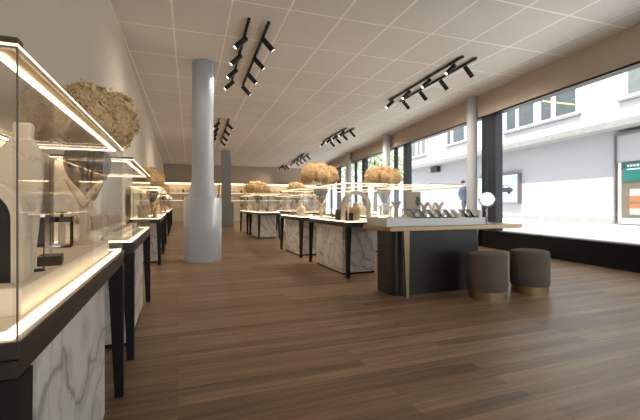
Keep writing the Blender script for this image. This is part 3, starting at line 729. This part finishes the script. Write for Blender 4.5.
# ------------------------------------------------------------------ track lights
def spot_parts(o, M, aim, lamp=True, en=26):
    # pivot block + cylinder head pointing along aim
    aim = Vector(aim).normalized(); q_ = aim.to_track_quat('-Z', 'Y').to_matrix().to_4x4()
    MB().box(-0.012, 0.012, -0.012, 0.012, -0.05, 0.0).xform(Matrix.Translation(M)).build('swivel', 'near_black', o)
    c = Vector(M) + Vector((0, 0, -0.06))
    Mx = Matrix.Translation(c) @ q_
    h = MB().lathe([(0.040, -0.215), (0.044, -0.215), (0.044, 0.035), (0.038, 0.039)], 20).xform(Mx).build('lamp_head', 'near_black', o, smooth=True)
    MB().lathe([(0.030, -0.2185), (0.030, -0.2155)], 20).xform(Mx).build('lens', 'spot_lens', h)
    if lamp:
        ld = bpy.data.lights.new('spot_light', 'SPOT'); ld.energy = en; ld.spot_size = math.radians(95); ld.spot_blend = 0.9; ld.color = (1.0, 0.88, 0.72); ld.shadow_soft_size = 0.04
        l = bpy.data.objects.new('spot_light', ld); COL.objects.link(l); l.parent = o; l.matrix_local = Mx @ Matrix.Translation((0, 0, -0.23))
SPOT_E = 110
def track(a, b_, side, label, n=4, lamp=True, fr=(0.12, 0.92), en=SPOT_E):
    A = at_ceil(*a, 0.045); B = at_ceil(*b_, 0.045)
    if A.y > B.y: A, B = B, A
    ctr = (A + B) / 2
    o = thing('track_light', label, 'track light', ctr)
    d = (B - A); L = d.length; dn = d.normalized(); sd = Vector((dn.y, -dn.x, 0)).normalized() * side
    a_, b2 = A - ctr, B - ctr
    s_ = Vector((dn.y, -dn.x, 0)) * 0.018
    top = 0.0
    vs = [a_ - s_, a_ + s_, b2 + s_, b2 - s_]
    za = ceil_z(A.y) - ctr.z - 0.001; zb = ceil_z(B.y) - ctr.z - 0.001
    MB().hexa([(p.x, p.y) for p in vs], [(p.x, p.y) for p in vs], [za - 0.04, za - 0.04, zb - 0.04, zb - 0.04], [za, za, zb, zb]).build('rail', 'near_black', o)
    for k in range(n):
        f = fr[0] + (fr[1] - fr[0]) * k / (n - 1); p = a_.lerp(b2, f); p.z = za + (zb - za) * f - 0.0405
        spot_parts(o, p, sd * 0.72 + dn * 0.05 + Vector((0, 0, -0.70)), lamp, en)
    return o
track((249, 20.7), (231.5, 83), -1, 'black track light beside the big pillar, left rail with lit lamps', fr=(0.175, 0.93), en=26)
track((269, 24), (243, 86), 1, 'black track light beside the big pillar, right rail of the pair', fr=(0.145, 0.98))
track((463.3, 57.7), (389.5, 101.5), -1, 'black track light near the window, inner rail of the large pair', fr=(0.1, 0.95))
track((476.2, 59.5), (400, 102.4), 1, 'black track light near the window, outer rail of the large pair', fr=(0.1, 0.93), en=45)
track((346, 129), (322.7, 142), -1, 'black track light above the largest hydrangeas, inner rail of the pair', fr=(0.1, 0.93))
track((354, 129.2), (329.5, 142), 1, 'black track light above the largest hydrangeas, outer rail of the pair', fr=(0.1, 0.93))
track((303.8, 154), (291.8, 163), -1, 'black track light third from the window front, inner rail', fr=(0.1, 0.93))
track((309, 154.3), (296, 163), 1, 'black track light third from the window front, outer rail', fr=(0.1, 0.93))
track((284, 165), (276.3, 170.5), -1, 'farthest black track light toward the back wall, inner rail', fr=(0.1, 0.93), en=40)
track((287.5, 165.2), (279.5, 170.5), 1, 'farthest black track light toward the back wall, outer rail', fr=(0.1, 0.93), en=40)
track((228.8, 120), (221.3, 141.4), 1, 'black track light right of the big pillar shaft, farther along the ceiling', fr=(0.1, 0.95))
track((219.2, 119.3), (215, 138), -1, 'black track light half hidden behind the big pillar shaft', fr=(0.1, 0.95), en=30)

# ------------------------------------------------------------------ back wall shelving
nU = 6; ux0, ux1 = XL + 0.02, win_x(25.4) - 0.3
uw = (ux1 - ux0) / nU
wlab = ['first from the left wall', 'second from the left wall', 'third from the left wall', 'fourth from the left wall', 'fifth from the left wall', 'sixth, next to the windows']
for i in range(nU):
    x0 = ux0 + i * uw + 0.01; x1 = x0 + uw - 0.02; yb = YF - 0.01; yf = YF - 0.45
    o = thing('wall_shelf_unit', 'lit cream shelf unit on the back wall, ' + wlab[i], 'shelves', ((x0 + x1) / 2, yf, 0), 0, 'lit shelf units on the back wall')
    w = (x1 - x0) / 2; dp = yb - yf
    MB().box(-w, w, 0, dp - 0.02, 0, 0.88).build('base_cabinet', 'cream', o, bevel=0.004)
    MB().box(-w, w, dp - 0.02, dp, 0, 2.5).build('back_panel', 'cream_light', o)
    for s_ in (-1, 1): MB().box(s_ * (w - 0.015) - 0.015, s_ * (w - 0.015) + 0.015, 0, dp - 0.021, 0.881, 2.42).build('side_panel', 'cream', o)
    MB().box(-w, w, 0, dp - 0.021, 2.42, 2.5).build('top_board', 'cream', o)
    MB().box(-w + 0.03, w - 0.03, 0.0, 0.03, 2.375, 2.419).build('light_strip', 'led', o)
    for z in (1.33, 1.80):
        MB().box(-w + 0.031, w - 0.031, 0.03, dp - 0.021, z, z + 0.03).build('shelf', 'cream_light', o)
        MB().box(-w + 0.04, w - 0.04, 0.032, 0.05, z - 0.015, z - 0.001).build('light_strip', 'led_soft', o)
    for z in (0.88, 1.36, 1.83):
        for k in range(5):
            if z < 1 and k % 2: continue
            bx = MB().lathe([(0.06, 0), (0.07, 0.08), (0.075, 0.13), (0.055, 0.17), (0.028, 0.2), (0.026, 0.24)], 12, sy=0.6).build('necklace_bust', 'white_lacquer' if (k + i) % 3 else 'taupe', smooth='all')
            lb = ('white' if (k + i) % 3 else 'brown') + ' bust on the lit back wall shelves'
            tag(_place(bx, ((x0 + x1) / 2 - w + 0.2 + (2 * w - 0.4) * k / 4, yf + 0.2, z)), lb, 'necklace bust', ('white' if (k + i) % 3 else 'brown') + ' busts on the back wall')

# ------------------------------------------------------------------ outside
SZ = 0.38
FA = math.radians(9.0); F0 = Vector((14.7, 11.2, 0)); FD = Vector((math.sin(FA), math.cos(FA), 0)); FN = Vector((-math.cos(FA), math.sin(FA), 0))
def fac(u, v, off=0.0):
    p = at_plane(u, v, F0 + FN * off, FN); return (p - F0).dot(FD), p.z
q0 = [W0 + WD * S0 - WN * 0.19, W0 + WD * 60 - WN * 0.19]
gp = [(q0[0].x, q0[0].y), (60, -18), (60, 70), (q0[1].x, q0[1].y)]
struct(MB().hexa(gp, gp, SZ - 0.2, SZ).build('ground', 'pavement'))
bld = thing('building', 'white building across the street with upstairs windows and a concrete ledge', 'building', F0, PI / 2 - FA)
sA, sB = -14.0, fac(411, 160)[0]
z_led = CAMZ + 2.55
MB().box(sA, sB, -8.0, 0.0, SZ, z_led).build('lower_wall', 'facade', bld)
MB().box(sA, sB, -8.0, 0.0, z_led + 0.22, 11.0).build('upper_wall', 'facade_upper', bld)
MB().box(sA, sB + 0.3, -8.0, 0.72, z_led, z_led + 0.22).build('ledge', 'concrete', bld)
MB().box(sA, sB, 0.001, 0.06, SZ, SZ + 0.17).build('base_course', 'concrete', bld)
def up_window(u0, u1, vb, splits, m='pane_dark', h=1.5):
    s0 = fac(u0, vb[0])[0]; s1 = fac(u1, vb[1])[0]
    a, c = min(s0, s1), max(s0, s1); z = fac(u1, vb[1])[1]
    f = frame_mb(0, 1, 0, 1, 0.1, 0, 1)
    fo = MB().box(a - 0.1, c + 0.1, 0.001, 0.10, z - 0.08, z).build('window_sill', 'concrete', bld)
    fm = MB()
    for x0, x1, z0, z1 in [(a, c, z, z + 0.09), (a, c, z + h - 0.09, z + h), (a, a + 0.09, z + 0.09, z + h - 0.09), (c - 0.09, c, z + 0.09, z + h - 0.09)]: fm.box(x0, x1, 0.002, 0.06, z0, z1)
    for us in splits:
        sx_ = fac(us[0], (vb[0] + vb[1]) / 2)[0]; fm.box(sx_ - us[1], sx_ + us[1], 0.002, 0.06, z + 0.09, z + h - 0.09)
    wo = fm.build('window_frame', 'frame_white', bld)
    MB().box(a + 0.05, c - 0.05, 0.001, 0.02, z + 0.05, z + h - 0.05).build('pane', m, wo)
up_window(579, 506, (112.3, 133), [(518, 0.10), (538.2, 0.2), (554.3, 0.11)])
ys0, ys1 = fac(543, 101), fac(575, 104.6)
MB().slab_xz([(ys1[0], ys1[1] - 0.03), (ys0[0], ys0[1] - 0.03), (ys0[0], ys0[1] + 0.03), (ys1[0], ys1[1] + 0.03)], 0.021, 0.03).build('yellow_strip', 'yellow', bld)
up_window(470, 447, (139, 146.5), [(452.5, 0.14), (467, 0.2)])
up_window(426.5, 412, (152.5, 158.5), [(417.2, 0.16), (421.5, 0.12)], 'curtain')
up_window(690, 622, (82, 99.5), [(627, 0.06)], 'curtain')
# black box under the ledge
s_, z = fac(437, 169.5)
p = F0 + FD * s_ + FN * 0.12
sg = tag(_place(MB().box(-0.45, 0.45, -0.12, 0.12, -0.18, 0.18).build('signboard', 'near_black', bevel=0.01), (p.x, p.y, z), PI / 2 - FA), 'small black box fixed under the concrete ledge across the street', 'sign')
# advertising light box with a car
s1, z1 = fac(518, 173, 0.2); s0, z0 = fac(518, 203.5, 0.2); sL = fac(478, 204, 0.2)[0]
p = F0 + FD * s1 + FN * 0.0
ad_ = thing('advertising_board', 'framed poster showing a dark car on the wall across the street', 'billboard', (F0.x, F0.y, 0), PI / 2 - FA)
zb_, zt_ = z0, z1
frame_mb(0, 1, 0, 1, .1, 0, 1)
MB().box(s1, sL, 0.005, 0.20, zb_, zt_).build('case', 'frame_grey', ad_)
MB().box(s1 + 0.05, sL - 0.05, 0.201, 0.21, zb_ + 0.06, zt_ - 0.05).build('poster', 'poster_white', ad_)
W_ = 1.0
c0 = fac(503, 189.5, 0.21); cs, cz = c0[0], c0[1]
k_ = (fac(503, 189.5, 0.21)[0] - fac(513, 189.5, 0.21)[0]) / 1.1
def car_pts(pts): return [(cs + x * k_, cz + z * k_) for x, z in pts]
def flat(pts, y0, y1): 
    return MB().slab_xz(pts, y0, y1)
body = [(-1.1, -0.16), (-0.95, -0.22), (0.95, -0.22), (1.1, -0.12), (1.08, 0.06), (0.6, 0.13), (0.3, 0.34), (-0.45, 0.34), (-0.85, 0.1), (-1.08, 0.02)]
cb = flat(car_pts(body), 0.2105, 0.2135).build('car_picture', 'car_paint', ad_)
flat(car_pts([(0.50, 0.13), (0.25, 0.28), (-0.05, 0.28), (-0.05, 0.13)]), 0.214, 0.2155).build('car_window', 'poster_white', cb)
flat(car_pts([(-0.12, 0.13), (-0.12, 0.28), (-0.42, 0.28), (-0.68, 0.12)]), 0.214, 0.2155).build('car_window', 'poster_white', cb)
for x in (-0.68, 0.68):
    flat(car_pts([(x + 0.19 * math.cos(a), -0.19 + 0.19 * math.sin(a)) for a in [2 * PI * i / 20 for i in range(20)]]), 0.2136, 0.2165).build('car_wheel', 'near_black', cb)
lg = fac(514.2, 178.8, 0.21)
MB().lathe([(0.16, 0), (0.16, 0.004)], 24).xform(Matrix.Translation((lg[0], 0.212, lg[1])) @ Matrix.Rotation(-PI / 2, 4, 'X')).build('logo', 'poster_blue', ad_)
MB().lathe([(0.11, 0), (0.11, 0.004)], 24).xform(Matrix.Translation((lg[0], 0.2165, lg[1])) @ Matrix.Rotation(-PI / 2, 4, 'X')).build('logo_centre', 'poster_white', ad_)
tx = MB(); st = fac(505, 196.7, 0.21); en = fac(515.5, 196, 0.21)
for i in range(9):
    a = st[0] + (en[0] - st[0]) * i / 9; c = a + (en[0] - st[0]) / 9 * 0.6
    tx.box(min(a, c), max(a, c), 0.2105, 0.213, en[1] - 0.05, en[1] + 0.04)
tx.build('caption', 'poster_blue', ad_)
# shop window across the street
s1 = fac(617.3, 180)[0]; s0 = s1 - 3.2
zt_ = fac(617, 134)[1]; zb_ = fac(617, 227)[1]
shop = thing('shop_window', 'grey-framed shop window with a teal poster, across the street', 'shop window', (F0.x, F0.y, 0), PI / 2 - FA)
fm = MB(); fw = 0.055
for x0, x1, z0, z1 in [(s0, s1, zb_, zb_ + 0.14), (s0, s1, zt_ - 0.1, zt_), (s1 - fw, s1, zb_ + 0.14, zt_ - 0.1), (s0, s0 + fw, zb_ + 0.14, zt_ - 0.1)]: fm.box(x0, x1, 0.062, 0.16, z0, z1)
fm.build('frame', 'frame_grey', shop)
zp = fac(630, 163)[1]
MB().box(s0 + fw, s1 - fw, 0.062, 0.09, zp + 0.05, zt_ - 0.1).build('upper_panel', 'facade', shop)
MB().box(s0 + fw, s1 - fw, 0.062, 0.08, zb_ + 0.14, zp + 0.05).build('back_panel', 'brown_print', shop)
MB().box(s0 + fw, s1 - fw - 0.10, 0.081, 0.10, zb_ + 0.14, zb_ + 0.32).build('inner_sill', 'frame_white', shop)
MB().box(s1 - fw - 0.16, s1 - fw - 0.06, 0.081, 0.10, zb_ + 0.14, zp + 0.04).build('inner_frame', 'frame_white', shop)
pr = s1 - fw - 0.24
zq = fac(630, 181.5)[1]
po = MB().box(s0 + fw, pr, 0.0805, 0.11, zq, zp).build('poster', 'teal', shop, label='teal poster with white lettering')
lt_ = MB(); tz = fac(630, 166.2)[1]
for i in range(9):
    a = pr - 0.14 - i * 0.105; lt_.box(a - 0.075, a, 0.1105, 0.114, tz - 0.03, tz + 0.045)
for i in range(14):
    a = pr - 0.14 - i * 0.07; lt_.box(a - 0.05, a, 0.1105, 0.114, tz - 0.13, tz - 0.09)
lt_.build('lettering', 'frame_white', po)
bands = [('grey_print', 189, 196), ('orange_print', 196, 201.5), ('brown_print', 201.5, 204), ('orange_print', 204, 208.5), ('grey_print', 208.5, 214.5)]
for mname, va, vb in bands:
    za, zc = fac(632, va)[1], fac(632, vb)[1]
    MB().box(s0 + fw, pr - 0.22 + 0.0, 0.0805, 0.105, zc, za).build('goods_picture', mname, shop)
gl = MB().box(s0 + fw, s1 - fw, 0.135, 0.145, zb_ + 0.14, zp + 0.05).build('pane', 'window_glass', shop)

# pedestrian
def person():
    pb = ray(463.8, HV) * 16.2
    o = thing('person', 'person in a blue jacket and dark trousers walking along the street outside', 'person', (pb.x, pb.y, SZ), math.radians(10))
    J = [(0, 0, .95), (0, 0, 1.15), (0, 0, 1.38), (0, 0.01, 1.50), (0, 0.02, 1.62),
         (-.10, 0, .90), (-.11, -.10, .50), (-.11, -.02, .09), (-.11, -.16, .04), (.10, 0, .90), (.11, .10, .50), (.11, .24, .12), (.11, .12, .04),
         (-.19, 0, 1.38), (-.23, .06, 1.12), (-.23, -.06, .88), (-.23, -.09, .80), (.19, 0, 1.38), (.23, -.04, 1.12), (.23, -.16, .90), (.23, -.19, .82)]
    E = [(0, 1), (1, 2), (2, 3), (3, 4), (0, 5), (5, 6), (6, 7), (7, 8), (0, 9), (9, 10), (10, 11), (11, 12), (2, 13), (13, 14), (14, 15), (15, 16), (2, 17), (17, 18), (18, 19), (19, 20)]
    rad = [.13, .125, .14, .055, .085, .09, .062, .045, .035, .09, .062, .045, .035, .06, .048, .036, .03, .06, .048, .036, .03]
    me = bpy.data.meshes.new('body'); me.from_pydata(J, E, []); b_ = bpy.data.objects.new('body', me); COL.objects.link(b_)
    sk = b_.modifiers.new('skin', 'SKIN'); sl = me.skin_vertices[0].data
    for i, r_ in enumerate(rad): sl[i].radius = (r_, r_ * (0.75 if i in (0, 1, 2) else 1.0))
    sl[0].use_root = True
    su = b_.modifiers.new('sub', 'SUBSURF'); su.levels = 2; su.render_levels = 2
    dg = bpy.context.evaluated_depsgraph_get(); m2 = bpy.data.meshes.new_from_object(b_.evaluated_get(dg))
    bpy.data.objects.remove(b_)
    m2.materials.clear()
    for n in ('skin', 'jacket', 'trousers', 'near_black'): m2.materials.append(MATS[n])
    for p in m2.polygons:
        z = p.center.z; x = abs(p.center.x); p.use_smooth = True
        p.material_index = 0 if (z > 1.49 or (x > .19 and z < .87)) else 1 if (z > .86 or x > 0.19) else 3 if z < 0.1 else 2
    b2 = bpy.data.objects.new('body', m2); COL.objects.link(b2); b2.parent = o
    MB().ball((0, 0.035, 1.665), (.092, .092, .085), 14, 8).build('hair', 'hair', o, smooth='all')
person()

# trees beyond
def tree(label, u, d, h, r, seed):
    rr_ = random.Random(seed); p = ray(u, HV) * d
    o = thing('tree', label, 'tree', (p.x, p.y, SZ))
    MB().tube([(0, 0, 0), (0.1, 0, h * 0.35), (0, 0.1, h * 0.7)], [0.2, 0.16, 0.08], 8).build('trunk', 'bark', o)
    m = MB()
    for i in range(900):
        v = Vector((rr_.gauss(0, 1), rr_.gauss(0, 1), rr_.gauss(0, 1))).normalized() * r * (0.35 + 0.65 * rr_.random()) ; v.z *= 0.85
        c = v + Vector((0, 0, h * 0.72)); a = Vector((rr_.gauss(0, 1), rr_.gauss(0, 1), rr_.gauss(0, 1))).normalized(); b_ = a.orthogonal().normalized(); s_ = rr_.uniform(0.12, 0.26)
        m.add([c - a * s_, c - b_ * s_ * 0.6, c + a * s_, c + b_ * s_ * 0.6], [(0, 1, 2, 3)])
    me = bpy.data.meshes.new('foliage'); me.from_pydata(m.v, [], m.f); me.materials.append(MATS['leaf'])
    f = bpy.data.objects.new('foliage', me); COL.objects.link(f); f.parent = o
tree('leafy green street tree seen between the slim columns', 375, 36, 7.5, 2.6, 1)
tree('leafy green street tree farther along, seen by the third slim column', 346, 44, 7.5, 2.8, 2)
tree('leafy green street tree next to the end of the white building', 397, 42, 7.0, 2.4, 3)

# ------------------------------------------------------------------ light
w = bpy.data.worlds.new('world'); sc.world = w; w.use_nodes = True
bg = w.node_tree.nodes['Background']; bg.inputs['Color'].default_value = (0.86, 0.92, 1.0, 1); bg.inputs['Strength'].default_value = 1.5
sd = bpy.data.lights.new('sun', 'SUN'); sd.energy = 8.0; sd.angle = math.radians(0.6); sd.color = (1.0, 0.96, 0.9)
sun = bpy.data.objects.new('sun', sd); COL.objects.link(sun)
sun.rotation_euler = Vector((0.42, 0.04, -0.91)).to_track_quat('-Z', 'Y').to_euler()

sc.view_settings.view_transform = 'Standard'; sc.view_settings.look = 'None'; sc.view_settings.gamma = 1.0; sc.view_settings.use_curve_mapping = False
sc.view_settings.exposure = 0.6
sc.cycles.max_bounces = 10; sc.cycles.diffuse_bounces = 5; sc.cycles.glossy_bounces = 5; sc.cycles.transparent_max_bounces = 64; sc.cycles.sample_clamp_indirect = 3.0
sc.cycles.use_denoising = True; sc.cycles.caustics_reflective = False; sc.cycles.caustics_refractive = False
